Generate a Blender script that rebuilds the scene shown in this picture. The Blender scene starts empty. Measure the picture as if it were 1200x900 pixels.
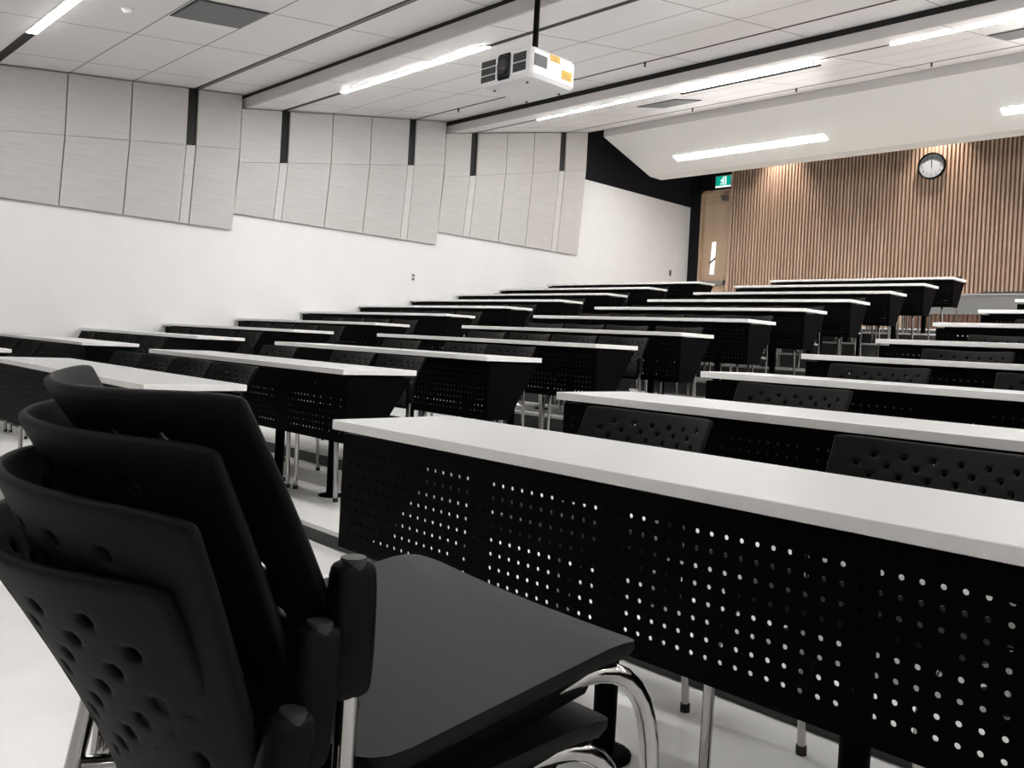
import bpy, math, random
from mathutils import Vector, Matrix, Quaternion
random.seed(7)
C = bpy.context.scene.collection
PI = math.pi
H = 0.998                     # eye height above the front floor

# ------------------------------------------------------------------ materials
def nt(name):
    m = bpy.data.materials.new(name); m.use_nodes = True
    n = m.node_tree; b = n.nodes['Principled BSDF']
    return m, n, b
def mat(name, col, rough=.5, metal=0., spec=.5, noise=0., nscale=40., bump=0.):
    m, n, b = nt(name)
    b.inputs['Base Color'].default_value = (*col, 1)
    b.inputs['Roughness'].default_value = rough
    b.inputs['Metallic'].default_value = metal
    b.inputs['Specular IOR Level'].default_value = spec
    if noise or bump:
        tc = n.nodes.new('ShaderNodeTexCoord')
        tx = n.nodes.new('ShaderNodeTexNoise'); tx.inputs['Scale'].default_value = nscale
        tx.inputs['Detail'].default_value = 3
        n.links.new(tc.outputs['Object'], tx.inputs['Vector'])
        if noise:
            r = n.nodes.new('ShaderNodeValToRGB')
            r.color_ramp.elements[0].color = (*[c*(1-noise) for c in col], 1)
            r.color_ramp.elements[1].color = (*[min(1, c*(1+noise)) for c in col], 1)
            r.color_ramp.elements[0].position = .3; r.color_ramp.elements[1].position = .7
            n.links.new(tx.outputs['Fac'], r.inputs['Fac'])
            n.links.new(r.outputs['Color'], b.inputs['Base Color'])
        if bump:
            bp = n.nodes.new('ShaderNodeBump'); bp.inputs['Strength'].default_value = bump
            bp.inputs['Distance'].default_value = .002
            n.links.new(tx.outputs['Fac'], bp.inputs['Height'])
            n.links.new(bp.outputs['Normal'], b.inputs['Normal'])
    return m
def emit(name, col, s):
    m, n, b = nt(name)
    b.inputs['Base Color'].default_value = (.8, .8, .8, 1)
    b.inputs['Emission Color'].default_value = (*col, 1)
    b.inputs['Emission Strength'].default_value = s
    return m

def stretched(name, colA, colB, sc, rough=.6, scale=8., spec=.4):
    """fine grain stretched along one axis (wood, woven fabric)"""
    m, n, b = nt(name)
    tc = n.nodes.new('ShaderNodeTexCoord'); mp = n.nodes.new('ShaderNodeMapping')
    mp.inputs['Scale'].default_value = sc
    tx = n.nodes.new('ShaderNodeTexNoise'); tx.inputs['Scale'].default_value = scale
    tx.inputs['Detail'].default_value = 5
    r = n.nodes.new('ShaderNodeValToRGB')
    r.color_ramp.elements[0].color = (*colA, 1); r.color_ramp.elements[1].color = (*colB, 1)
    r.color_ramp.elements[0].position = .32; r.color_ramp.elements[1].position = .68
    n.links.new(tc.outputs['Object'], mp.inputs['Vector']); n.links.new(mp.outputs['Vector'], tx.inputs['Vector'])
    n.links.new(tx.outputs['Fac'], r.inputs['Fac']); n.links.new(r.outputs['Color'], b.inputs['Base Color'])
    b.inputs['Roughness'].default_value = rough; b.inputs['Specular IOR Level'].default_value = spec
    return m

def ceiling_mat(name, y0):
    """pale tiles; seams at fixed offsets behind the segment's front edge, cross seams every 1.42 m"""
    m, n, b = nt(name)
    g = n.nodes.new('ShaderNodeNewGeometry'); sp = n.nodes.new('ShaderNodeSeparateXYZ')
    n.links.new(g.outputs['Position'], sp.inputs['Vector'])
    def math_(op, a, bb=None, **k):
        q = n.nodes.new('ShaderNodeMath'); q.operation = op
        for i, x in enumerate((a, bb)):
            if x is None: continue
            if isinstance(x, (int, float)): q.inputs[i].default_value = x
            else: n.links.new(x, q.inputs[i])
        return q.outputs[0]
    seams = []
    for off in (1.39, 2.12):
        d = math_('ABSOLUTE', math_('SUBTRACT', sp.outputs['Y'], y0+off))
        seams.append(math_('LESS_THAN', d, .008))
    fx = math_('FRACT', math_('DIVIDE', math_('ADD', sp.outputs['X'], 10.23+14.2), 1.42))
    seams.append(math_('LESS_THAN', fx, .009))
    s = math_('MAXIMUM', math_('MAXIMUM', seams[0], seams[1]), seams[2])
    mix = n.nodes.new('ShaderNodeMix'); mix.data_type = 'RGBA'
    mix.inputs['A'].default_value = (.86, .835, .825, 1); mix.inputs['B'].default_value = (.24, .225, .22, 1)
    n.links.new(s, mix.inputs['Factor']); n.links.new(mix.outputs['Result'], b.inputs['Base Color'])
    b.inputs['Roughness'].default_value = .42
    b.inputs['Specular IOR Level'].default_value = .35
    return m

M = dict(
    wall=mat('white_wall_paint', (.76, .755, .75), .6, noise=.015, nscale=3),
    wallgrey=mat('grey_wall_paint', (.55, .54, .53), .7),
    blackwall=mat('black_wall_paint', (.006, .006, .008), .75, spec=.2),
    floor=mat('pale_vinyl_floor', (.74, .735, .72), .28, noise=.04, nscale=5),
    riser=mat('charcoal_riser', (.05, .05, .05), .6),
    panel=stretched('woven_panel_fabric', (.515, .497, .483), (.575, .558, .543), (1, .3, 6), .85, 9, .2),
    panelfill=stretched('woven_filler_fabric', (.57, .555, .54), (.62, .605, .59), (1, .3, 6), .85, 9, .2),
    joint=mat('panel_joint', (.16, .15, .145), .8),
    black=mat('black_slot', (.006, .006, .007), .5, spec=.3),
    darkstrip=mat('dark_aluminium', (.03, .028, .027), .4, .3),
    fascia=mat('fascia_paint', (.55, .53, .52), .55),
    soffit=mat('soffit_paint', (.74, .73, .70), .7),
    vent=mat('grey_diffuser', (.17, .175, .18), .6),
    ventdark=mat('diffuser_frame', (.03, .03, .03), .6),
    light=emit('light_diffuser', (1, .99, .975), 42),
    fill_light=emit('fill_diffuser', (1, .99, .975), 4),
    frontlight=emit('front_slot_diffuser', (1, .99, .975), 20),
    softlight=emit('soffit_diffuser', (1, .985, .96), 11),
    uplight=emit('added_uplight_diffuser', (1, .99, .975), 12),
    lighthousing=mat('light_housing', (.6, .6, .6), .4),
    top=mat('white_laminate', (.45, .45, .45), .38, spec=.3, noise=.01, nscale=30),
    edge=mat('laminate_edge', (.84, .825, .81), .5, noise=.02, nscale=60),
    metal=mat('black_powder_coat', (.0005, .0005, .0008), .55, spec=.04),
    plastic=mat('black_chair_plastic', (.003, .003, .003), .5, spec=.15, bump=.2, nscale=900),
    backplastic=mat('black_back_plastic', (.0035, .0035, .0035), .6, spec=.11, bump=.2, nscale=900),
    sleeve=mat('black_sleeve_plastic', (.0012, .0012, .0012), .5, spec=.1),
    chrome=mat('chrome', (.45, .44, .43), .1, 1.),
    rubber=mat('black_rubber', (.01, .01, .01), .6),
    slat=stretched('oak_slat', (.44, .30, .215), (.56, .41, .31), (1, 1, .06), .5, 14),
    darkslat=stretched('shaded_oak_slat', (.10, .05, .035), (.17, .09, .06), (1, 1, .06), .5, 14),  # same slat wood, with the shade on the counter base put into its colour
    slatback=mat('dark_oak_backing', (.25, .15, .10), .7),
    door=stretched('maple_door', (.50, .365, .255), (.56, .42, .30), (1, 1, .12), .45, 6),
    doorframe=stretched('maple_frame', (.42, .30, .20), (.50, .36, .25), (1, 1, .12), .5, 6),
    steel=mat('brushed_steel', (.35, .34, .33), .35, .9),
    lite=emit('door_lite_daylight', (1, .97, .94), .45),
    counter=mat('grey_laminate', (.165, .165, .16), .5),
    countertop=mat('grey_worktop', (.28, .28, .275), .45),
    white=mat('white_plastic', (.78, .78, .79), .35),
    lens=mat('lens_black', (.006, .005, .007), .12),
    glass=mat('lens_glass', (.02, .012, .02), .05, spec=.9),
    grille=mat('black_grille', (.01, .01, .011), .6),
    gveil=mat('grey_grille', (.13, .13, .135), .6),
    yellow=mat('yellow_sticker', (.75, .47, .06), .5),
    stickerline=mat('sticker_print', (.25, .17, .08), .6),
    green=emit('exit_green', (.0, .30, .22), .22),
    signwhite=emit('exit_white', (.75, 1, .95), .3),
    signbody=mat('sign_housing', (.6, .6, .6), .4),
    clockface=mat('clock_face', (.45, .47, .51), .5),
    clockink=mat('clock_ink', (.06, .06, .07), .5),
    wire=mat('cable_black', (.01, .01, .01), .5),
    outlet=mat('outlet_plate', (.66, .65, .63), .5),
    outletdark=mat('outlet_dark', (.09, .085, .08), .5),
)
M['green'].node_tree.nodes['Principled BSDF'].inputs['Base Color'].default_value = (0, .25, .17, 1)

# ------------------------------------------------------------------ mesh builder
class MB:
    def __init__(s): s.v = []; s.f = []; s.mi = []; s.sm = []
    def add(s, vs, fs, mi=0, smooth=False):
        o = len(s.v); s.v += [tuple(p) for p in vs]
        for f in fs: s.f.append(tuple(o+i for i in f)); s.mi.append(mi); s.sm.append(smooth)
        return s
    def box(s, x0, x1, y0, y1, z0, z1, mi=0, bev=0.):
        if bev <= 0:
            return s.hexa([(x0,y0,z0),(x1,y0,z0),(x1,y1,z0),(x0,y1,z0),(x0,y0,z1),(x1,y0,z1),(x1,y1,z1),(x0,y1,z1)], mi)
        # chamfered box: each corner gives three vertices
        V = []; idx = {}
        for i, X in enumerate((x0, x1)):
            for j, Y in enumerate((y0, y1)):
                for k, Z in enumerate((z0, z1)):
                    sx = bev if i == 0 else -bev; sy = bev if j == 0 else -bev; sz = bev if k == 0 else -bev
                    idx[(i,j,k,'x')] = len(V); V.append((X, Y+sy, Z+sz))
                    idx[(i,j,k,'y')] = len(V); V.append((X+sx, Y, Z+sz))
                    idx[(i,j,k,'z')] = len(V); V.append((X+sx, Y+sy, Z))
        F = []
        g = lambda i,j,k,a: idx[(i,j,k,a)]
        for i in (0,1): F.append([g(i,0,0,'x'),g(i,1,0,'x'),g(i,1,1,'x'),g(i,0,1,'x')])
        for j in (0,1): F.append([g(0,j,0,'y'),g(1,j,0,'y'),g(1,j,1,'y'),g(0,j,1,'y')])
        for k in (0,1): F.append([g(0,0,k,'z'),g(1,0,k,'z'),g(1,1,k,'z'),g(0,1,k,'z')])
        for j in (0,1):
            for k in (0,1): F.append([g(0,j,k,'y'),g(1,j,k,'y'),g(1,j,k,'z'),g(0,j,k,'z')])
        for i in (0,1):
            for k in (0,1): F.append([g(i,0,k,'x'),g(i,1,k,'x'),g(i,1,k,'z'),g(i,0,k,'z')])
        for i in (0,1):
            for j in (0,1): F.append([g(i,j,0,'x'),g(i,j,1,'x'),g(i,j,1,'y'),g(i,j,0,'y')])
        for i in (0,1):
            for j in (0,1):
                for k in (0,1): F.append([g(i,j,k,'x'),g(i,j,k,'y'),g(i,j,k,'z')])
        cx = Vector(((x0+x1)/2,(y0+y1)/2,(z0+z1)/2))
        F2 = []
        for f in F:
            p = [Vector(V[q]) for q in f]
            n = (p[1]-p[0]).cross(p[2]-p[0])
            if n.dot(sum(p, Vector())/len(p)-cx) < 0: f = f[::-1]
            F2.append(f)
        return s.add(V, F2, mi)
    def hexa(s, p, mi=0):
        return s.add(p, [(0,3,2,1),(4,5,6,7),(0,1,5,4),(1,2,6,5),(2,3,7,6),(3,0,4,7)], mi)
    def prism(s, poly, axis, a, b, mi=0):
        """poly: 2-D outline in the plane across `axis`; extruded from a to b"""
        def P(p, t):
            return {'x': (t, p[0], p[1]), 'y': (p[0], t, p[1]), 'z': (p[0], p[1], t)}[axis]
        n = len(poly)
        V = [P(p, a) for p in poly]+[P(p, b) for p in poly]
        F = [tuple(range(n))[::-1], tuple(range(n, 2*n))]+[(i, (i+1) % n, n+(i+1) % n, n+i) for i in range(n)]
        return s.add(V, F, mi)
    def tube(s, pts, r, seg=10, mi=0, cap=True):
        P = [Vector(p) for p in pts]; rings = []
        up = None
        for i, p in enumerate(P):
            t = (P[min(i+1, len(P)-1)]-P[max(i-1, 0)]).normalized()
            if up is None:
                up = Vector((0,0,1)) if abs(t.z) < .9 else Vector((0,1,0))
            a = t.cross(up).normalized(); b = t.cross(a).normalized(); up = -b if False else a.cross(t)
            rr = r[i] if isinstance(r, (list, tuple)) else r
            rings.append([p+a*rr*math.cos(2*PI*k/seg)+b*rr*math.sin(2*PI*k/seg) for k in range(seg)])
        V = [q for ring in rings for q in ring]; F = []
        for i in range(len(P)-1):
            for k in range(seg):
                F.append((i*seg+k, i*seg+(k+1) % seg, (i+1)*seg+(k+1) % seg, (i+1)*seg+k))
        s.add(V, F, mi, True)
        if cap:
            s.add(rings[0], [tuple(range(seg))[::-1]], mi); s.add(rings[-1], [tuple(range(seg))], mi)
        return s
    def build(s, name, mats, parent=None, label=None):
        me = bpy.data.meshes.new(name); me.from_pydata(s.v, [], s.f); me.update()
        for m in (mats if isinstance(mats, (list, tuple)) else [mats]): me.materials.append(m)
        for p, mi, sm in zip(me.polygons, s.mi, s.sm): p.material_index = mi; p.use_smooth = sm
        import bmesh
        bm = bmesh.new(); bm.from_mesh(me); bmesh.ops.recalc_face_normals(bm, faces=bm.faces); bm.to_mesh(me); bm.free()
        o = bpy.data.objects.new(name, me); C.objects.link(o)
        if parent: o.parent = parent
        if label: o['label'] = label
        return o

def tag(o, label, cat, group=None):
    o['label'] = label; o['category'] = cat
    if group: o['group'] = group
    return o
def thing(name, loc, label, cat, group=None, rz=0.):
    o = bpy.data.objects.new(name, None); C.objects.link(o)
    o.empty_display_size = .1
    o.location = loc; o.rotation_euler = (0, 0, rz)
    return tag(o, label, cat, group)
def struct(o):
    o['kind'] = 'structure'; return o
def copy_tree(o, parent=None, deep=True):
    c = o.copy(); C.objects.link(c); c.parent = parent
    for ch in KIDS.get(o.name, []):
        d = ch.copy(); C.objects.link(d); d.parent = c
        if deep:
            for g in KIDS.get(ch.name, []):
                e = g.copy(); C.objects.link(e); e.parent = d
    return c
KIDS = {}
def register(o):
    KIDS[o.name] = [c for c in bpy.data.objects if c.parent == o]
    for c in KIDS[o.name]: KIDS[c.name] = [g for g in bpy.data.objects if g.parent == c]

# perforated sheet: grid of cells, some with an octagonal hole; `warp(a,b)` gives (front point, unit normal)
def perforated(nx, ny, has_hole, rx, ry, warp, thick, mb, smooth=False):
    """a in [0,nx], b in [0,ny] in cell units; rx, ry hole radii in cell units"""
    def layer(off, flip):
        V = []; F = []
        idx = {}
        def vid(a, b):
            k = (round(a, 4), round(b, 4))
            if k not in idx:
                p, n = warp(a, b); idx[k] = len(V); V.append(p+n*off)
            return idx[k]
        for i in range(nx):
            for j in range(ny):
                c = [vid(i, j), vid(i+1, j), vid(i+1, j+1), vid(i, j+1)]
                if not has_hole(i, j):
                    F.append(c); continue
                o = [vid(i+.5+rx*math.cos(PI/8+k*PI/4), j+.5+ry*math.sin(PI/8+k*PI/4)) for k in range(8)]
                # octagon vertices 0..7 counter-clockwise from +22.5 deg
                F.append([c[1], c[2], o[0], o[7]]); F.append([c[2], o[1], o[0]])
                F.append([c[2], c[3], o[2], o[1]]); F.append([c[3], o[3], o[2]])
                F.append([c[3], c[0], o[4], o[3]]); F.append([c[0], o[5], o[4]])
                F.append([c[0], c[1], o[6], o[5]]); F.append([c[1], o[7], o[6]])
        if flip: F = [f[::-1] for f in F]
        mb.add(V, F, 0, smooth)
    layer(thick/2, False); layer(-thick/2, True)
    # walls of the holes and the rim
    V = []; F = []
    def strip(loop):
        o = len(V)
        for a, b in loop:
            p, n = warp(a, b); V.append(p+n*thick/2); V.append(p-n*thick/2)
        k = len(loop)
        for i in range(k):
            j = (i+1) % k
            F.append([o+2*i, o+2*j, o+2*j+1, o+2*i+1])
    for i in range(nx):
        for j in range(ny):
            if has_hole(i, j):
                strip([(i+.5+rx*math.cos(PI/8+k*PI/4), j+.5+ry*math.sin(PI/8+k*PI/4)) for k in range(8)])
    rim = [(i, 0) for i in range(nx)]+[(nx, j) for j in range(ny)]+[(i, ny) for i in range(nx, 0, -1)]+[(0, j) for j in range(ny, 0, -1)]
    strip(rim)
    mb.add(V, F, 0, False)

# ------------------------------------------------------------------ room data
Y0 = 1.4008; DEPTH = .4751
ZT = [z+H for z in (-.2578, -.1768, -.0831, .0283, .1535, .3141, .4724, .6312, .7987, .9721, 1.1417)]
ZF = [z-.74 for z in ZT]
BANK = {'left': (-10.93, -7.627), 'middle': (-6.185, -3.647), 'right': (-2.174, .364)}
XL = -10.95; XR = 4.0; YF = -3.0; YB = 16.35
row_y = lambda r: Y0+r-1          # front edge of the r-th table row
ORD = ['first','second','third','fourth','fifth','sixth','seventh','eighth','ninth','tenth','eleventh']

# floor: one terraced mesh
def make_floor():
    mb = MB()
    ys = [YF]+[row_y(r)-.22 for r in range(2, 12)]+[13.6, YB+.4]
    zs = ZF+[ZF[-1]+.16]
    for i in range(len(zs)):
        a, b = ys[i], ys[i+1]
        mb.add([(XL-.2,a,zs[i]),(XR+.2,a,zs[i]),(XR+.2,b,zs[i]),(XL-.2,b,zs[i])], [(0,1,2,3)], 0)
        mb.box(XL-.2, XR+.2, a, b, zs[i]-.3, zs[i]-.0005, 1)
        if i:
            mb.box(XL-.2, XR+.2, a-.006, a+.02, zs[i]-.02, zs[i]+.001, 0)
    return struct(mb.build('floor', [M['floor'], M['riser']]))
make_floor()

# walls
mb = MB(); mb.box(XL-.2, XL, YF-.2, YB, -.3, 3.34+H, 0)
mb.box(XL-.2, XL, YF-.2, 12.3, 3.34+H, 5.6+H, 1); mb.box(XL-.2, XL, 12.3, YB+.5, 3.34+H, 5.6+H, 1)
struct(mb.build('wall_left', [M['wall'], M['blackwall']]))
mb = MB(); mb.box(XR, XR+.2, YF-.2, YB+.5, -.3, 5.6+H); struct(mb.build('wall_right', M['wall']))
mb = MB(); mb.box(XL, XR, YF-.2, YF, -.3, 5.6+H); struct(mb.build('wall_front', M['wallgrey']))
# back wall: black painted part around the door, then oak slats
SX0 = -9.87
mb = MB()
DX0, DX1 = -10.655, -9.885                 # door frame outside
mb.box(XL, DX0, YB, YB+.2, 0, 5.6+H, 1)
mb.box(DX0, DX1, YB, YB+.2, 3.68+H, 5.6+H, 1)
mb.box(DX1, XR, YB, YB+.2, 0, 5.6+H, 2)
k = 0; x = SX0
while x < XR-.05:
    mb.box(x, x+.036, YB-.045, YB, .45, 5.0+H, 0); x += .0705
mb.box(SX0-.02, SX0, YB-.05, YB, .45, 5.0+H, 0)
struct(mb.build('wall_back', [M['slat'], M['blackwall'], M['slatback']]))

# ceiling: three tilted segments and a front one, each with a drop between
SEG = [(-1.9, 2.33, 1.73, 2.93), (1.73, 2.742, 5.33, 3.20), (5.33, 3.02, 8.95, 3.65), (8.95, 3.46, 12.56, 4.25)]
def cz(i, y):
    a, za, b, zb = SEG[i]; return za+(zb-za)*(y-a)/(b-a)+H
trim_n = 0
def trim(mb, m):
    global trim_n; trim_n += 1
    return struct(mb.build('trim_%d' % trim_n, m))
for i, (a, za, b, zb) in enumerate(SEG):
    mb = MB()
    if i == 0: a0 = YF; za0 = za-(a-YF)*.1
    else: a0, za0 = a, za
    mb.hexa([(XL,a0,za0+H),(XR,a0,za0+H),(XR,b,zb+H),(XL,b,zb+H),(XL,a0,za0+H+.12),(XR,a0,za0+H+.12),(XR,b,zb+H+.12),(XL,b,zb+H+.12)])
    struct(mb.build('ceiling', ceiling_mat('ceiling_tiles_%d' % i, a)))
    if i:
        # drop face towards the front: grey band with a black shadow gap above it
        zp = SEG[i-1][3]+H; gap = (.05, .05, .075)[i-1]
        mb = MB(); mb.box(XL, XR, a-.012, a+.02, za+H-.001, zp-gap, 0); trim(mb, M['fascia'])
        mb = MB(); mb.box(XL, XR, a+.0, a+.03, zp-gap, zp+.06, 0); trim(mb, M['black'])
# slots across the ceiling
def slab(mb, i, y0, y1, x0, x1, drop, up=.02, mi=0):
    z0, z1 = cz(i, y0), cz(i, y1)
    mb.hexa([(x0,y0,z0-drop),(x1,y0,z0-drop),(x1,y1,z1-drop),(x0,y1,z1-drop),(x0,y0,z0+up),(x1,y0,z0+up),(x1,y1,z1+up),(x0,y1,z1+up)], mi)
for i in (1, 2, 3):
    ya = SEG[i][0]+.55
    LW = (.0, .10, .08, .065)[i]
    mb = MB(); slab(mb, i, ya, ya+LW, XL, XR, .004); trim(mb, M['black'])
    yb = SEG[i][0]+2.88
    w = (0, .085, .045, .04)[i]
    mb = MB(); slab(mb, i, yb, yb+w, XL, XR, .004); trim(mb, M['darkstrip'] if i == 1 else M['black'])
    if i == 1:
        mb = MB(); slab(mb, i, yb+.035, yb+.05, XL, XR, .008); trim(mb, M['steel'])

# linear lights
def linear_light(i, x0, x1, label):
    ya = SEG[i][0]+.55; w = (.0, .10, .08, .065)[i]
    xm = (x0+x1)/2; ym = ya+w/2
    t = thing('ceiling_light', (xm, ym, cz(i, ym)), label, 'ceiling light', 'linear lights in the ceiling slots')
    def loc(mb):
        mb.v = [(p[0]-xm, p[1]-ym, p[2]-cz(i, ym)) for p in mb.v]; return mb
    mb = MB(); slab(mb, i, ya-.006, ya+w+.006, x0-.012, x1+.012, .006, -.0045); loc(mb).build('housing', M['lighthousing'], t)
    mb = MB(); slab(mb, i, ya+.008, ya+w-.008, x0, x1, .010, -.003); loc(mb).build('diffuser', M['frontlight' if i == 1 else 'light'], t)
ORD = ['first','second','third','fourth','fifth','sixth','seventh','eighth','ninth','tenth','eleventh']
where = {1: 'in the front ceiling slot', 2: 'in the ceiling slot left of the projector', 3: 'in the rear ceiling slot'}
for i in (1, 2, 3):
    for j, (x0, x1) in enumerate(((-9.33, -6.6), (-3.84, -1.1), (1.65, 3.9))):
        lab = {(1,0): 'glowing linear ceiling light at the top left corner of the picture, nearest the left wall',
               (2,0): 'glowing linear ceiling light just left of the hanging white projector',
               (3,0): 'long glowing ceiling light behind and right of the hanging projector',
               (3,1): 'glowing linear ceiling light at the upper right, in the rear slot'}.get((i, j), 'linear ceiling light %s, %s from the left' % (where[i], ORD[j]))
        linear_light(i, x0, x1, lab)

for j, (x0, x1) in enumerate(((-9.33, -6.6), (-3.84, -1.1), (1.65, 3.9))):  # unseen fill strips added behind the camera to brighten table edges and ceiling
    for y, nm in ((-1.35, 'front'),):
        xm = (x0+x1)/2; zc_ = cz(0, y)
        t = thing('ceiling_light', (xm, y, zc_), 'added fill light strip on the front ceiling behind the viewer, %s row, %s' % (nm, ('left', 'middle', 'right')[j]), 'ceiling light', 'added fill lights at the front of the room')  # added fill strip, shares the name of the real ceiling lights
        w = (x1-x0)/2
        mb = MB(); mb.box(-w-.012, w+.012, -.076, .076, -.02, .02); mb.build('housing', M['lighthousing'], t)
        mb = MB(); mb.box(-w, w, -.05, .05, -.03, -.018); mb.build('diffuser', M['fill_light'], t)
ya = SEG[3][0]+.575; xm = -5.645
t = thing('added_uplight', (xm, ya, cz(3, ya)), 'added black hanging channel glowing upwards between the two rear ceiling lights', 'ceiling light')  # added uplight, made up as a source for the bright ceiling patch
mb = MB(); mb.box(-.985, .985, -.022, .022, -.075, -.06); mb.build('added_uplight_channel', M['black'], t)
mb = MB(); mb.box(-.97, .97, -.02, .02, -.061, -.055); mb.build('diffuser', M['uplight'], t)
for x in (-.9, 0, .9):
    mb = MB(); mb.tube([(x, 0, -.065), (x, 0, .01)], .004, 6); mb.build('hanger', M['black'], t)
# rear soffit
SLX = -10.5
mb = MB()
P = [(12.58, 4.11), (14.14, 3.615), (14.54, 3.615), (14.54, 3.70), (14.14, 3.72), (12.58, 4.30)]
mb.prism([(a, b+H) for a, b in P], 'x', SLX, XR)
struct(mb.build('ceiling', M['soffit']))
mb = MB(); mb.box(SLX, XR, 12.57, 12.60, 4.11+H, 4.30+H); trim(mb, M['fascia'])
mb = MB(); mb.box(XL, XR, 12.56, YB+.3, 5.05+H, 5.15+H); struct(mb.build('ceiling', M['blackwall']))
mb = MB(); mb.box(XL, SLX, 12.56, 12.60, 4.25+H, 5.1+H); trim(mb, M['blackwall'])
# soffit lights (recessed strips in the sloping face)
def sof_z(y): return 4.11+(3.615-4.11)*(y-12.58)/(14.14-12.58)+H
for x0, x1, lab in ((-9.52, -6.5, 'thick glowing light strip in the white sloping soffit, left one'),
                    (-3.82, -.8, 'glowing light strip in the white sloping soffit at the right picture edge'),
                    (1.7, 3.8, 'glowing light strip in the white sloping soffit, furthest right')):
    xm = (x0+x1)/2
    t = thing('soffit_light', (xm, 13.62, sof_z(13.62)), lab, 'ceiling light', 'light strips in the rear soffit')
    for nm, e, dz, m in (('housing', .012, .004, M['lighthousing']), ('diffuser', 0, .01, M['softlight'])):
        mb = MB(); ya, yb = 13.53-e, 13.70+e
        za, zb = sof_z(ya)-sof_z(13.62), sof_z(yb)-sof_z(13.62)
        w = (x1-x0)/2+e
        mb.hexa([(-w,ya-13.62,za-dz),(w,ya-13.62,za-dz),(w,yb-13.62,zb-dz),(-w,yb-13.62,zb-dz),(-w,ya-13.62,za),(w,ya-13.62,za),(w,yb-13.62,zb),(-w,yb-13.62,zb)])
        mb.build(nm, m, t)
# downlights over the slats
for j, x in enumerate((-8.68, -5.55, -2.4, .7)):
    t = thing('downlight', (x, 16.02, 5.05+H), 'recessed downlight above the slatted wall, %s' % ('over its left part', 'over the wall clock', 'right of the wall clock', 'furthest right')[j], 'ceiling light', 'downlights over the slatted wall')
    mb = MB(); mb.tube([(0,0,0), (0,0,-.10)], .07, 16); mb.build('trim_ring', M['white'], t)
    mb = MB(); mb.tube([(0,0,-.09), (0,0,-.104)], .055, 16); mb.build('lens', M['light'], t)
    L = bpy.data.lights.new('downlight_lamp', 'SPOT'); L.energy = 90; L.spot_size = 1.15; L.spot_blend = .8; L.color = (1, .9, .8); L.shadow_soft_size = .05
    lo = bpy.data.objects.new('lamp', L); C.objects.link(lo); lo.parent = t
    lo.location = (0, 0, -.12); lo.rotation_euler = (.12, 0, 0)

# ceiling diffusers, detectors, sprinklers
def vent(i, x0, x1, y0, y1, label):
    xm, ym = (x0+x1)/2, (y0+y1)/2
    t = thing('ceiling_vent', (xm, ym, cz(i, ym)), label, 'ceiling vent')
    def loc(mb): mb.v = [(p[0]-xm, p[1]-ym, p[2]-cz(i, ym)) for p in mb.v]; return mb
    mb = MB(); slab(mb, i, y0, y1, x0, x1, .006, 0); loc(mb).build('frame', M['ventdark'], t)
    mb = MB(); slab(mb, i, y0+.025, y1-.01, x0+.02, x1-.02, .014, -.004); loc(mb).build('face', M['vent'], t)
vent(1, -8.0, -7.38, 3.14, 3.83, 'dark grey square air diffuser in the ceiling at top left')
vent(3, -8.02, -7.3, 10.35, 11.06, 'grey air diffuser in the rear ceiling right of the projector')
vent(3, -3.1, -2.4, 10.35, 11.06, 'grey air diffuser in the ceiling at the upper right picture edge')
t = thing('smoke_detector', (-8.05, 2.78, cz(1, 2.78)), 'small round white smoke detector on the ceiling at top left', 'smoke detector')
mb = MB(); mb.tube([(0,0,0), (0,0,-.02)], .055, 18); mb.build('base', M['white'], t)
mb = MB(); mb.tube([(0,0,-.02), (0,0,-.035), (0,0,-.042)], [.045, .04, .02], 18); mb.build('sensor_dome', M['white'], t)
for i, x, y, lab in ((2, -9.76, 8.23, 'tiny sprinkler head in the thin slot near the left wall'), (2, -6.28, 8.23, 'tiny sprinkler head in the thin slot right of the projector'),
                     (3, -8.0, 11.85, 'tiny sprinkler head in the last slot, near the rear vent'),
                     (3, -6.16, 11.85, 'tiny sprinkler head in the last slot, above the soffit light'), (3, -4.22, 11.85, 'tiny sprinkler head in the last slot, above the clock')):
    t = thing('sprinkler_head', (x, y, cz(i, y)), lab, 'sprinkler')
    mb = MB(); mb.tube([(0,0,0), (0,0,-.03), (0,0,-.035), (0,0,-.05)], [.018, .014, .008, .008], 10); mb.build('body', M['darkstrip'], t)
    mb = MB(); mb.tube([(0,0,-.05), (0,0,-.054)], .02, 10); mb.build('deflector', M['darkstrip'], t)

# acoustic wall panels on the left wall
XU = -10.80                                   # plane of the upper boards
GRP = [(1, 1.36, [-.3, .45, 1.20], [1.93]), ]
ZBOT = {1: 1.355+H, 2: 1.585+H, 3: 1.805+H}
COLS = {1: [('p', .25, .97), ('p', .98, 1.70), ('p', 1.72, 2.20), ('s', 2.22, 2.34), ('p', 2.36, 3.09), ('p', 3.105, 3.825), ('p', 3.84, 4.535), ('s', 4.545, 4.66), ('p', 4.675, 5.27)],
        2: [('p', 5.28, 5.875), ('s', 5.885, 6.0), ('p', 6.01, 6.70), ('p', 6.715, 7.385), ('p', 7.40, 8.11), ('s', 8.12, 8.245), ('p', 8.255, 8.865)],
        3: [('p', 8.88, 9.435), ('s', 9.445, 9.585), ('p', 9.595, 10.275), ('p', 10.29, 10.96), ('p', 10.975, 11.675), ('s', 11.685, 11.83), ('p', 11.845, 12.45)]}
n_p = 0
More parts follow.
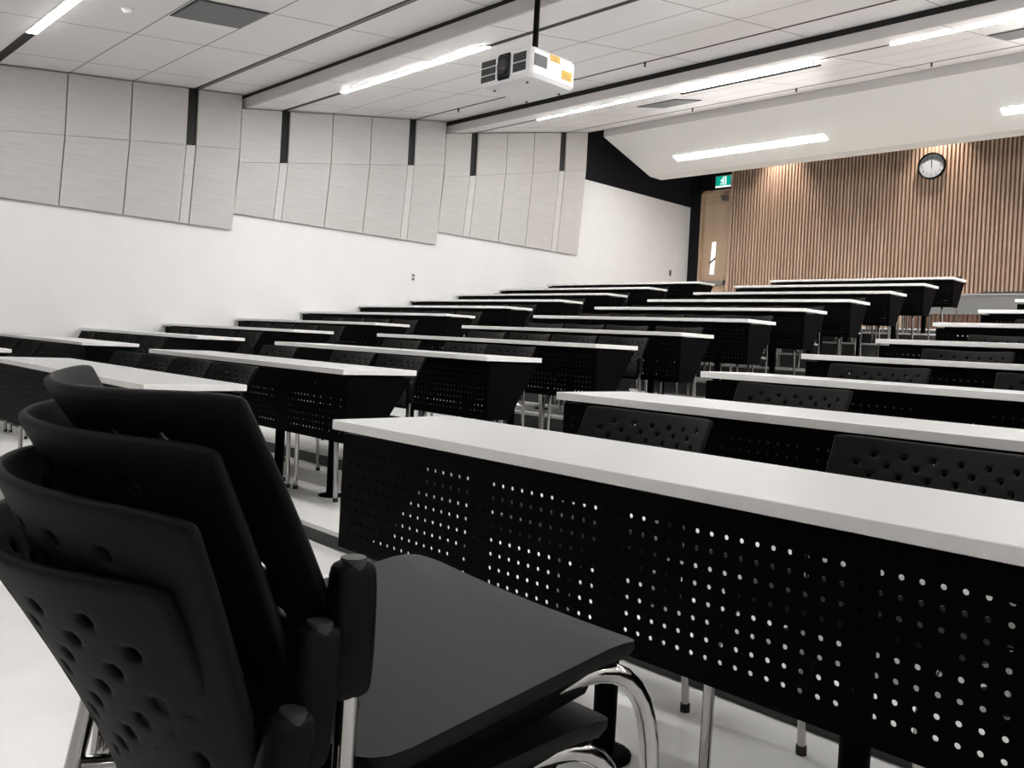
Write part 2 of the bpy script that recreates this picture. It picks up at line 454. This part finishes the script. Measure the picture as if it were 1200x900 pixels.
for g, cols in COLS.items():
    for ci, (kind, ya, yb) in enumerate(cols):
        if kind == 's':
            # black slot strip above, pale filler strip below
            zt = lambda y, g=g: cz(g, y)
            zm = lambda y: zt(y)-.74
            mb = MB(); mb.hexa([(XL,ya-.01,zm(ya)),(XU-.03,ya-.01,zm(ya)),(XU-.03,yb+.01,zm(yb)),(XL,yb+.01,zm(yb)),(XL,ya-.01,zt(ya)),(XU-.03,ya-.01,zt(ya)),(XU-.03,yb+.01,zt(yb)),(XL,yb+.01,zt(yb))])
            trim(mb, M['black'])
        n_p += 1
        zt = lambda y, g=g: cz(g, y)-.015
        zm = lambda y: zt(y)-.73
        zb = ZBOT[g]; ym = (ya+yb)/2
        wh = ['', 'front', 'middle', 'rear'][g]
        np_ = sum(1 for c in cols[:ci+1] if c[0] == kind)
        if kind == 'p':
            lab = 'grey fabric acoustic panel on the left wall, %s in the %s group from the front' % (ORD[np_-1], wh)
            if g == 1 and ci == len(cols)-1: lab = 'narrow grey acoustic panel ending the front group, lit from above, right of a black strip'
            if g == 3 and ci == len(cols)-1: lab = 'last grey acoustic panel on the left wall, next to the black wall area'
            t = thing('acoustic_panel', (XU, ym, zb), lab, 'wall panel', 'fabric panels along the left wall')
        else:
            lab = 'narrow pale filler strip below a black wall slot, %s in the %s panel group' % (ORD[np_-1], wh)
            t = thing('filler_strip', (XU, ym, zb), lab, 'wall panel', 'filler strips between the fabric panels')
        def loc(mb): mb.v = [(p[0]-XU, p[1]-ym, p[2]-zb) for p in mb.v]; return mb
        th = .03; XB = -10.905
        pm = M['panel'] if kind == 'p' else M['panelfill']
        if kind == 'p':
            mb = MB(); mb.hexa([(XU-th,ya,zm(ya)+.004),(XU,ya,zm(ya)+.004),(XU,yb,zm(yb)+.004),(XU-th,yb,zm(yb)+.004),(XU-th,ya,zt(ya)),(XU,ya,zt(ya)),(XU,yb,zt(yb)),(XU-th,yb,zt(yb))])
            loc(mb).build('upper_board', pm, t)
        mb = MB(); mb.hexa([(XB-th,ya,zb),(XB,ya,zb),(XB,yb,zb),(XB-th,yb,zb),(XU-th,ya,zm(ya)),(XU,ya,zm(ya)),(XU,yb,zm(yb)),(XU-th,yb,zm(yb))])
        loc(mb).build('lower_board', pm, t)
    # dark backing that shows in the joints
    ya, yb = cols[0][1]+.01, cols[-1][2]-.01
    z0, z1 = ZBOT[g]+.01, None
    mb = MB()
    zta, ztb = cz(g, ya)-.03, cz(g, yb)-.03
    mb.hexa([(XL-.02,ya,z0),(XL+.01,ya,z0),(XL+.01,yb,z0),(XL-.02,yb,z0),(XL-.02,ya,zta-.745),(XU-.035,ya,zta-.745),(XU-.035,yb,ztb-.745),(XL-.02,yb,ztb-.745)])
    mb.hexa([(XL-.02,ya,zta-.745),(XU-.035,ya,zta-.745),(XU-.035,yb,ztb-.745),(XL-.02,yb,ztb-.745),(XL-.02,ya,zta),(XU-.035,ya,zta),(XU-.035,yb,ztb),(XL-.02,yb,ztb)])
    trim(mb, M['joint'])

# ------------------------------------------------------------------ door, sign, clock, outlets
d = struct(MB().box(DX0, DX0+.05, YB-.03, YB+.12, .45, 3.68+H).box(DX1-.05, DX1, YB-.03, YB+.12, .45, 3.68+H).box(DX0, DX1, YB-.03, YB+.12, 3.62+H, 3.68+H).build('door_1', M['doorframe']))
mb = MB(); mb.box(DX0+.05, DX1-.05, YB+.06, YB+.10, .45, 3.37+H); mb.build('leaf', M['door'], d)
mb = MB(); mb.box(DX0+.05, DX1-.05, YB+.05, YB+.10, 3.37+H, 3.62+H); mb.build('header_panel', M['doorframe'], d)
mb = MB()
mb.prism([(-10.375, 1.80+H), (-10.285, 1.80+H), (-10.265, 2.52+H), (-10.355, 2.52+H)], 'y', YB+.045, YB+.062); lite = mb.build('vision_lite', M['lite'], d)
mb = MB(); mb.prism([(-10.40, 2.02+H), (-10.25, 2.13+H), (-10.25, 2.18+H), (-10.40, 2.07+H)], 'y', YB+.038, YB+.046); mb.build('lite_bar', M['ventdark'], lite)
mb = MB(); mb.box(-10.56, -9.94, YB-.02, YB+.0, 1.55+H, 1.64+H).box(-10.57, -10.50, YB-.02, YB+.06, 1.53+H, 1.65+H).box(-9.99, -9.93, YB-.02, YB+.06, 1.53+H, 1.65+H); mb.build('push_bar', M['steel'], d)
mb = MB(); mb.box(-10.14, -9.93, YB-.02, YB+.06, 3.42+H, 3.52+H, bev=.01).box(-10.2, -10.02, YB-.03, YB-.01, 3.53+H, 3.55+H); mb.build('door_closer', M['steel'], d)

t = thing('exit_sign', (-10.09, YB-.005, 3.855+H), 'green and white running man exit sign above the wooden door', 'exit sign')
mb = MB(); mb.box(-.205, .205, -.05, .0, -.135, .135, bev=.008); mb.build('housing', M['signbody'], t)
mb = MB(); mb.box(-.185, .185, -.056, -.048, -.095, .115); fc = mb.build('sign_face', M['green'], t)
mb = MB()
mb.box(-.19, .19, -.058, -.05, -.128, -.1)                        # lit lower edge
mb.build('lit_edge', M['signwhite'], t)
mb = MB(); yq = -.0595
def poly(pts): mb.add([(a, yq, b) for a, b in pts]+[(a, yq+.004, b) for a, b in pts], [tuple(range(len(pts)))]+[tuple(range(len(pts), 2*len(pts)))[::-1]]+[(i, (i+1) % len(pts), len(pts)+(i+1) % len(pts), len(pts)+i) for i in range(len(pts))])
# doorway
poly([(.02,.10),(.075,.10),(.075,-.085),(.055,-.085),(.055,.08),(.02,.08)])
# running figure: head, torso, arms, legs
poly([(.0+.017*math.cos(a*PI/5), .075+.017*math.sin(a*PI/5)) for a in range(10)])
poly([(-.02,.055),(.012,.05),(.008,-.005),(-.026,.0)])
poly([(-.02,.05),(-.06,.03),(-.068,.0),(-.055,-.002),(-.048,.02),(-.02,.032)])
poly([(.01,.048),(.04,.03),(.05,.008),(.04,.004),(.03,.022),(.005,.032)])
poly([(-.026,.0),(-.005,.002),(-.03,-.045),(-.075,-.05),(-.075,-.068),(-.025,-.062)])
poly([(-.005,.002),(.01,.0),(.032,-.038),(.02,-.085),(.002,-.085),(.012,-.04)])
mb.build('running_figure', M['signwhite'], t)

t = thing('wall_clock', (-5.695, YB-.045, 3.69+H), 'round wall clock with black rim on the slatted wood wall', 'clock')
R_ = .245
def ring(mb, r0, r1, ya, yb, n=40):
    V = []; F = []
    for k in range(n):
        c, s = math.cos(2*PI*k/n), math.sin(2*PI*k/n)
        V += [(r0*c, ya, r0*s), (r1*c, ya, r1*s), (r1*c, yb, r1*s), (r0*c, yb, r0*s)]
    for k in range(n):
        a, b = 4*k, 4*((k+1) % n)
        for q in range(4): F.append((a+q, a+(q+1) % 4, b+(q+1) % 4, b+q))
    mb.add(V, F, 0, False)
mb = MB(); ring(mb, R_-.025, R_, -.055, 0); mb.build('rim', M['sleeve'], t)
mb = MB(); mb.tube([(0,-.03,0), (0,-.004,0)], R_-.02, 40); face = mb.build('dial', M['clockface'], t)
mb = MB()
for k in range(60):
    a = k*PI/30; c, s = math.cos(a), math.sin(a); l = .022 if k % 5 == 0 else .01; w = .0035 if k % 5 == 0 else .0016
    r1 = .213; r0 = r1-l
    mb.add([(r0*s-w*c, -.0315, r0*c+w*s), (r0*s+w*c, -.0315, r0*c-w*s), (r1*s+w*c, -.0315, r1*c-w*s), (r1*s-w*c, -.0315, r1*c+w*s)], [(0,1,2,3)])
mb.build('minute_marks', M['clockink'], face)
for k in range(1, 13):
    cu = bpy.data.curves.new('numeral', 'FONT'); cu.body = str(k); cu.size = .05; cu.align_x = 'CENTER'; cu.align_y = 'CENTER'; cu.extrude = .0008
    o = bpy.data.objects.new('numeral', cu)
    me = bpy.data.meshes.new_from_object(o); me.name = 'numeral'; bpy.data.objects.remove(o)
    me.materials.append(M['clockink'])
    o = bpy.data.objects.new('numeral', me); C.objects.link(o); o.parent = face
    a = k*PI/6; o.location = (.163*math.sin(a), -.032, .163*math.cos(a)); o.rotation_euler = (PI/2, 0, 0)
mb = MB(); mb.box(-.006, .006, -.038, -.034, -.02, .10); mb.build('hour_hand', M['clockink'], t)
mb = MB(); mb.box(-.004, .004, -.042, -.039, -.03, .15); o = mb.build('minute_hand', M['clockink'], t); o.rotation_euler = (0, -.05, 0)

for (y, z, nm, lab, m2) in ((8.45, 2.0, 'wall_outlet', 'small white outlet plate on the left wall below the middle panels', 0), (15.68, 2.77, 'wall_switch', 'small dark switch plate on the left wall near the wooden door', 1)):
    t = thing(nm, (XL, y, z), lab, 'outlet' if not m2 else 'switch')
    mb = MB(); mb.box(0, .008, -.04, .04, -.065, .065, bev=.003); mb.build('plate', M['outlet'] if not m2 else M['outletdark'], t)
    for dz in (-.03, .03):
        mb = MB(); mb.box(.006, .011, -.02, .02, dz-.018, dz+.018); mb.build('socket' if not m2 else 'rocker', M['outletdark'], t)

# rear counter with slatted front
t = thing('rear_counter', (-1.2, 14.7, ZF[-1]+.16), 'grey counter with slatted wood base standing before the slatted rear wall', 'counter')
zb = ZF[-1]+.16
zc0, zc1 = .855+H-zb, 1.165+H-zb
mb = MB(); mb.box(-3.85, 4.6, 0, .75, zc0, zc1); mb.build('upper_front', M['counter'], t)
mb = MB(); mb.box(-3.87, 4.62, -.02, .77, zc1, zc1+.03); mb.build('worktop', M['countertop'], t)
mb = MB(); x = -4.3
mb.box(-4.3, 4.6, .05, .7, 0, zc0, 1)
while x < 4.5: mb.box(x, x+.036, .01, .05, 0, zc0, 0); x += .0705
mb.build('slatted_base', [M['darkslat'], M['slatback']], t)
t = thing('control_console', (-4.05, 14.95, zb+zc1+.03), 'low dark console lying on the grey rear counter', 'console')
mb = MB(); mb.prism([(-.12, 0), (.12, 0), (.12, .05), (-.12, .025)], 'x', -.3, .3); mb.build('body', M['grille'], t)
mb = MB()
for k in range(10): mb.box(-.26+k*.055, -.235+k*.055, -.05, .05, .03, .048)
mb.build('faders', M['outletdark'], t)

# ------------------------------------------------------------------ projector
px, py, pz = -4.965, 4.92, 3.24
def pj_local():
    t = thing('ceiling_projector', (px, py, pz), 'white projector hanging from the ceiling on a black pole', 'projector')
    mb = MB()
    # rounded box body: outline in plan, stacked rings
    def outline(w, dpt, r, n=6):
        pts = []
        for cx, cy, a0 in ((w-r, dpt-r, 0), (-w+r, dpt-r, PI/2), (-w+r, -dpt+r, PI), (w-r, -dpt+r, 3*PI/2)):
            for k in range(n+1): pts.append((cx+r*math.cos(a0+k*PI/2/n), cy+r*math.sin(a0+k*PI/2/n)))
        return pts
    rings = [(.23, .20, .06, -.14), (.285, .255, .06, -.125), (.30, .27, .05, -.095), (.30, .27, .05, .09), (.285, .255, .05, .115), (.23, .2, .05, .12)]
    V = []; n = 28
    for w, dd, r, z in rings: V += [(a, b, z) for a, b in outline(w, dd, r)]
    F = [tuple(range(n))[::-1], tuple(range((len(rings)-1)*n, len(rings)*n))]
    for i in range(len(rings)-1):
        for k in range(n): F.append((i*n+k, i*n+(k+1) % n, (i+1)*n+(k+1) % n, (i+1)*n+k))
    mb.add(V, F)
    mb.build('body', M['white'], t)
    f = -.272
    mb = MB(); mb.box(-.085, .075, f-.012, f+.02, -.105, .105, bev=.02); lr = mb.build('lens_surround', M['lens'], t)
    mb = MB(); mb.tube([(-.005, f-.02, 0), (-.005, f-.012, 0)], .062, 24); mb.build('lens_ring', M['grille'], lr)
    mb = MB(); mb.tube([(-.005, f-.026, 0), (-.005, f-.019, 0)], [.03, .046], 24); mb.build('lens_glass', M['glass'], lr)
    for x0, x1, zz in ((-.275, -.105, ((.035, .085), (-.03, .025), (-.09, -.04))), (.1, .245, ((.01, .08), (-.07, 0)))):
        for z0, z1 in zz:
            mb = MB(); mb.box(x0, x1, f-.004, f+.01, z0, z1, bev=.003); g = mb.build('vent_grille', M['grille'], t)
            mb = MB()
            for k in range(4): mb.box(x0+.005, x1-.005, f-.006, f-.003, z0+.004+k*(z1-z0)/4, z0+.007+k*(z1-z0)/4)
            mb.build('louvre', M['gveil'], g)
    s = .302
    mb = MB(); mb.box(s-.01, s+.003, -.23, -.09, -.03, .06); mb.build('side_grille', M['gveil'], t)
    for y0, y1, z0, z1 in ((-.05, .06, .05, .10), (.09, .21, -.06, .01)):
        mb = MB(); mb.box(s-.01, s+.002, y0, y1, z0, z1); st = mb.build('warning_label', M['yellow'], t, 'yellow warning sticker')
        mb = MB()
        for k in range(3): mb.box(s+.001, s+.003, y0+.012, y1-.03, z0+.008+k*.015, z0+.012+k*.015)
        mb.build('label_print', M['stickerline'], st)
    for a, b in ((.19, -.19), (-.19, -.19), (.19, .19), (-.19, .19)):
        mb = MB(); mb.tube([(a, b, -.15), (a, b, -.136)], .012, 10); mb.build('foot', M['gveil'], t)
    mb = MB(); mb.box(-.04, .13, -.08, .08, .118, .135); mb.tube([(.07, 0, .13), (.07, 0, cz(1, py)-pz+.05)], .025, 14); mb.build('ceiling_pole', M['sleeve'], t)
    mb = MB()
    pts = [(.03+.1*math.cos(a), -.02+.07*math.sin(a), .15+.03*math.sin(2*a)) for a in [k*PI/8 for k in range(15)]]
    mb.tube(pts, .007, 6); mb.tube([(.05, .0, .2), (.12, .02, .16), (.16, .05, .125)], .006, 6); mb.build('cable', M['wire'], t)
pj_local()

# ------------------------------------------------------------------ chair (faces +Y, origin on the floor under the seat)
def chair_back_warp(nx, ny):
    zb, w = .495, .238
    def f(s, t):
        zt = .775+.009*s*s-.006*max(0, (abs(s)-.9)/.1)**2
        z = zb+(zt-zb)*t
        ytip = -.185-.125*max(t, 0)**1.25
        sag = .05+.038*t
        wid = w*(.97+.03*t)
        return Vector((wid*s, ytip-sag*(1-s*s), z))
    def narrow(q, n):            # slim border cells keep the rim crisp
        k = .25
        return (q*k if q < 1 else (k+q-1 if q <= n-1 else k+n-2+(q-n+1)*k))/(n-2+2*k)
    def warp(a, b):
        s = 2*narrow(a, nx)-1; t = narrow(b, ny); e = 1e-3
        p = f(s, t); du = f(s+e, t)-f(s-e, t); dv = f(s, t+e)-f(s, t-e)
        n = dv.cross(du).normalized()      # towards the sitter (+Y)
        return p, n
    return warp
def make_seat():
    mb = MB(); N = 16; r = .22
    def pt(a, b):
        A, B = abs(a), abs(b)
        if A > 1-r and B > 1-r:
            da, db = (A-(1-r))/r, (B-(1-r))/r
            l = max(da, db); hyp = math.hypot(da, db)
            if hyp > 0: A = (1-r)+r*da*l/hyp; B = (1-r)+r*db*l/hyp
        x = math.copysign(A, a)*.233; y = .02+math.copysign(B, b)*.195
        z = .44+(y+.175)*.152-.006*(1-(x/.233)**2)
        if y > .14: z -= .02*((y-.14)/.075)**2
        return x, y, z
    top = [pt(-1+2*i/N, -1+2*j/N) for j in range(N+1) for i in range(N+1)]
    F = [(j*(N+1)+i, j*(N+1)+i+1, (j+1)*(N+1)+i+1, (j+1)*(N+1)+i) for j in range(N) for i in range(N)]
    mb.add(top, F, 0, True)
    bot = [(x*.975, y*.975, z-.022) for x, y, z in top]
    mb.add(bot, [f[::-1] for f in F], 0, True)
    loop = [i for i in range(N+1)]+[j*(N+1)+N for j in range(1, N+1)]+[N*(N+1)+i for i in range(N-1, -1, -1)]+[j*(N+1) for j in range(N-1, 0, -1)]
    V = []; G = []
    for q in loop:
        a, b = top[q], bot[q]; m = ((a[0]*.6+b[0]*.4)*1.012, (a[1]*.6+b[1]*.4)*1.012, a[2]-.009)
        V += [a, m, b]
    k = len(loop)
    for i in range(k):
        j = (i+1) % k
        G += [(3*i, 3*j, 3*j+1, 3*i+1), (3*i+1, 3*j+1, 3*j+2, 3*i+2)]
    mb.add(V, G, 0, True)
    return mb
def bend(p0, p1, p2, n=7):
    """quadratic bend from p0 over p1 to p2"""
    out = []
    for k in range(n+1):
        t = k/n; out.append(tuple((1-t)**2*a+2*t*(1-t)*b+t*t*c for a, b, c in zip(p0, p1, p2)))
    return out
def subdiv(o, n=1):
    import bmesh
    me = o.data
    bm = bmesh.new(); bm.from_mesh(me); bmesh.ops.remove_doubles(bm, verts=bm.verts, dist=1e-5)
    bmesh.ops.recalc_face_normals(bm, faces=bm.faces); bm.to_mesh(me); bm.free()
    md = o.modifiers.new('smooth', 'SUBSURF'); md.levels = n; md.render_levels = n
    dg = bpy.context.evaluated_depsgraph_get()
    new = bpy.data.meshes.new_from_object(o.evaluated_get(dg)); o.modifiers.clear(); o.data = new; bpy.data.meshes.remove(me)
    new.name = o.name
    for p in new.polygons: p.use_smooth = True
    return o
def make_chair():
    t = thing('stacking_chair', (0, 0, 0), '', 'chair')
    make_seat().build('seat', M['plastic'], t)
    nx, ny = 16, 14
    hole = lambda i, j: (i+j) % 2 == 1 and 2 <= i <= nx-3 and 4 <= j <= ny-3
    mb = MB(); perforated(nx, ny, hole, .19, .27, chair_back_warp(nx, ny), .011, mb, True)
    subdiv(mb.build('backrest', M['backplastic'], t))
    for s in (-1, 1):
        mb = MB(); mb.box(s*.243-.017, s*.243+.017, -.229, -.183, .516, .640, bev=.009)
        sl = mb.build('frame_sleeve', M['sleeve'], t); subdiv(sl, 2)
        mb = MB(); mb.tube([(s*.243, -.206, .632), (s*.243, -.206, .6405)], [.013, .011], 12); mb.build('sleeve_cap', M['rubber'], sl)
        # rear leg
        pts = [(s*.243, -.206, .57), (s*.243, -.206, .46), (s*.243, -.212, .32), (s*.246, -.236, .012)]
        mb = MB(); mb.tube(pts, .0105, 12); l = mb.build('leg', M['chrome'], t)
        mb = MB(); mb.tube([(s*.246, -.236, .0), (s*.246, -.236, .022)], .0135, 12); mb.build('foot_cap', M['rubber'], l)
        # front leg with rail under the seat
        pts = [(s*.236, -.20, .40), (s*.20, -.12, .413), (s*.195, -.02, .428)]+bend((s*.2, .10, .444), (s*.205, .25, .472), (s*.212, .252, .31), 9)+[(s*.22, .245, .012)]
        mb = MB(); mb.tube(pts, .0125, 12); l = mb.build('leg', M['chrome'], t)
        mb = MB(); mb.tube([(s*.22, .245, 0), (s*.22, .245, .022)], .0145, 12); mb.build('foot_cap', M['rubber'], l)
    mb = MB(); mb.hexa([(-.212,-.15,.384),(.212,-.15,.384),(.205,.135,.428),(-.205,.135,.428),(-.222,-.16,.424),(.222,-.16,.424),(.215,.15,.468),(-.215,.15,.468)])
    mb.build('seat_pan', M['sleeve'], t)
    mb = MB(); mb.tube([(-.205, .15, .449), (.205, .15, .449)], .009, 10); mb.build('crossbar', M['chrome'], t)
    register(t)
    return t
chair0 = make_chair(); first = [True]
def place_chair(loc, rz, label, group, rx=0., deep=True):
    if first[0]: c = chair0; first[0] = False
    else: c = copy_tree(chair0, None, deep)
    c.location = loc; c.rotation_euler = (rx, 0, rz)
    tag(c, label, 'chair', group)
    return c

# the stack in the foreground: (drop of the seat front, shift back, forward tilt)
STACK = [(-.837, .646, .164, -.076, 0., 'uppermost chair of the black stack in the foreground, its whole grey-black seat showing'),
         (-.837, .560, .101, -.076, -.081, 'second chair from the top in the black foreground stack'),
         (-.815, .478, .036, -.076, -.15, 'third chair from the top in the black foreground stack'),
         (-.84, .56, .006, -.07, -.04, 'bottom chair of the black stack in the foreground')]
for x, y, z, yw, tl, lab in STACK:
    place_chair((x, y, z), yw, lab, 'stack of chairs in the foreground', tl)

# ------------------------------------------------------------------ lecture tables
def make_table(w):
    t = thing('lecture_table', (0, 0, 0), '', 'table')
    zt = .74; th = .029
    mb = MB(); mb.box(0, w, 0, DEPTH, zt-th, zt, bev=.002)
    # laminate on top, edge band round the sides
    o = mb.build('tabletop', [M['top'], M['edge']], t)
    for p in o.data.polygons: p.material_index = 0 if p.normal.z > .9 else 1
    pitch = .0325
    nx = max(1, int(round((w-.03)/pitch))); ny = 10
    ph = .345; z0 = zt-th-.012-ph
    px_, pz_ = (w-.03)/nx, ph/ny
    def warp(a, b): return Vector((.015+a*px_, .035+.0, z0+b*pz_)), Vector((0, -1, 0))
    hole = lambda i, j: 1 <= j <= ny-2 and 1 <= i <= nx-2
    mb = MB(); perforated(nx, ny, hole, .16, .155, warp, .003, mb)
    mb.box(.015, w-.015, .0365, .06, z0+ph-.004, z0+ph)            # folded flange
    mb.box(.015, w-.015, .0365, .05, z0, z0+.004)
    mb.build('modesty_panel', M['metal'], t)
    for x in (.012, w-.015):
        mb = MB(); mb.prism([(.035, z0), (.22, z0), (.45, z0+ph), (.035, z0+ph)], 'x', x, x+.003); mb.build('end_panel', M['metal'], t)
    mb = MB(); mb.box(.05, w-.05, .40, .43, zt-th-.045, zt-th)
    mb.box(.05, w-.05, .10, .13, zt-th-.03, zt-th)
    mb.build('support_rail', M['metal'], t)
    xs = [.42, w/2-.36, w/2+.25, w-.42]
    for x in xs:
        mb = MB(); mb.tube([(x, .235, .012), (x, .235, zt-th-.01)], .029, 16)
        mb.box(x-.04, x+.04, .06, .43, zt-th-.014, zt-th-.001)
        l = mb.build('leg', M['metal'], t)
        mb = MB(); mb.tube([(x, .235, 0), (x, .235, .008), (x, .235, .013)], [.07, .07, .05], 18); mb.build('base_plate', M['metal'], l)
    register(t)
    return t
TPROTO = {}
for bank, (xa, xb) in BANK.items():
    for r in range(1, 12):
        if bank == 'right' and r > 8: continue
        w = round(xb-xa, 3)
        if w not in TPROTO: t = TPROTO[w] = make_table(w)
        else: t = copy_tree(TPROTO[w])
        dx = .22 if (bank == 'left' and r == 11) else 0
        t.location = (xa+dx, row_y(r), ZF[r-1])
        side = {'left': 'left block', 'middle': 'middle block', 'right': 'right-hand block'}[bank]
        lab = 'long white-topped table with perforated black front, %s row of the %s' % (ORD[r-1], side)
        if bank == 'right' and r == 1: lab = 'nearest long white-topped table with black perforated front, behind the chair stack'
        tag(t, lab, 'table', 'white tables in rows')

# ------------------------------------------------------------------ chairs tucked behind the tables
ROWS = {'right': {1: [-1.53, -.71, .1], 2: [-1.55, -.4, .1], 3: [-1.62, -.88, -.3], 4: [-1.545, -1.03, -.4], 5: [-1.61, -1.05], 6: [-1.58, -1.05], 7: [-1.62, -1.1], 8: [-1.62]},
        'middle': {1: [-5.72, -5.25, -4.77, -4.21], 2: [-5.55, -4.62, -4.12], 3: [-5.4, -4.62, -4.14], 4: [-5.5, -4.97, -4.46, -3.96], 5: [-5.72, -5.2, -4.68, -4.13]},
        'left': {1: [-8.5, -7.95], 2: [-9.62, -8.6, -7.88], 3: [-9.62, -9.05, -8.5, -7.98]}}
for r in range(6, 12): ROWS['middle'][r] = [-5.94, -5.46, -4.98, -4.5, -4.02]
for r in range(4, 9): ROWS['left'][r] = [-9.6, -9.07, -8.54, -8.0]
for r in range(9, 12): ROWS['left'][r] = [-10.5, -10.0, -9.5, -9.0, -8.5, -8.0]
for bank, rows in ROWS.items():
    for r, xs in rows.items():
        for k, x in enumerate(sorted(xs)):
            n = len(xs)
            pos = ORD[k]+' from its left end' if n > 1 else 'the only one'
            blk = {'left': 'left block', 'middle': 'middle block', 'right': 'right block'}[bank]
            lab = 'black chair behind the %s table of the %s, %s' % (ORD[r-1], blk, pos)
            j = random.uniform(-.02, .02)
            c = place_chair((x, row_y(r)+.39+j, ZF[r-1]), PI+random.uniform(-.03, .03), lab, 'chairs behind the %s table of the %s' % (ORD[r-1], blk), deep=(r <= 4))
            c.scale = (1, 1, 1.035)

# ------------------------------------------------------------------ camera
f_px = 980.225; yaw, pitch, roll = -.791011, -.005144, .052617
cy, sy = math.cos(yaw), math.sin(yaw); cp, sp_ = math.cos(pitch), math.sin(pitch)
F = Vector((sy*cp, cy*cp, sp_)); r0 = Vector((cy, -sy, 0)); u0 = r0.cross(F)
R = r0*math.cos(roll)+u0*math.sin(roll); U = -r0*math.sin(roll)+u0*math.cos(roll)
cam = bpy.data.cameras.new('camera'); co = bpy.data.objects.new('camera', cam); C.objects.link(co)
co.matrix_world = Matrix(((R.x, U.x, -F.x, 0), (R.y, U.y, -F.y, 0), (R.z, U.z, -F.z, H), (0, 0, 0, 1)))
cam.sensor_width = 36; cam.lens = 36*f_px/1200
cam.shift_x = -(600.53-600)/1200; cam.shift_y = (407.738-450)/1200
cam.clip_start = .02
bpy.context.scene.camera = co

w = bpy.data.worlds.new('world'); bpy.context.scene.world = w; w.use_nodes = True
w.node_tree.nodes['Background'].inputs[0].default_value = (.5, .5, .5, 1)
w.node_tree.nodes['Background'].inputs[1].default_value = 0.02
vs = bpy.context.scene.view_settings
vs.view_transform = 'Standard'; vs.look = 'None'; vs.exposure = 2.17; vs.gamma = 1; vs.use_curve_mapping = False
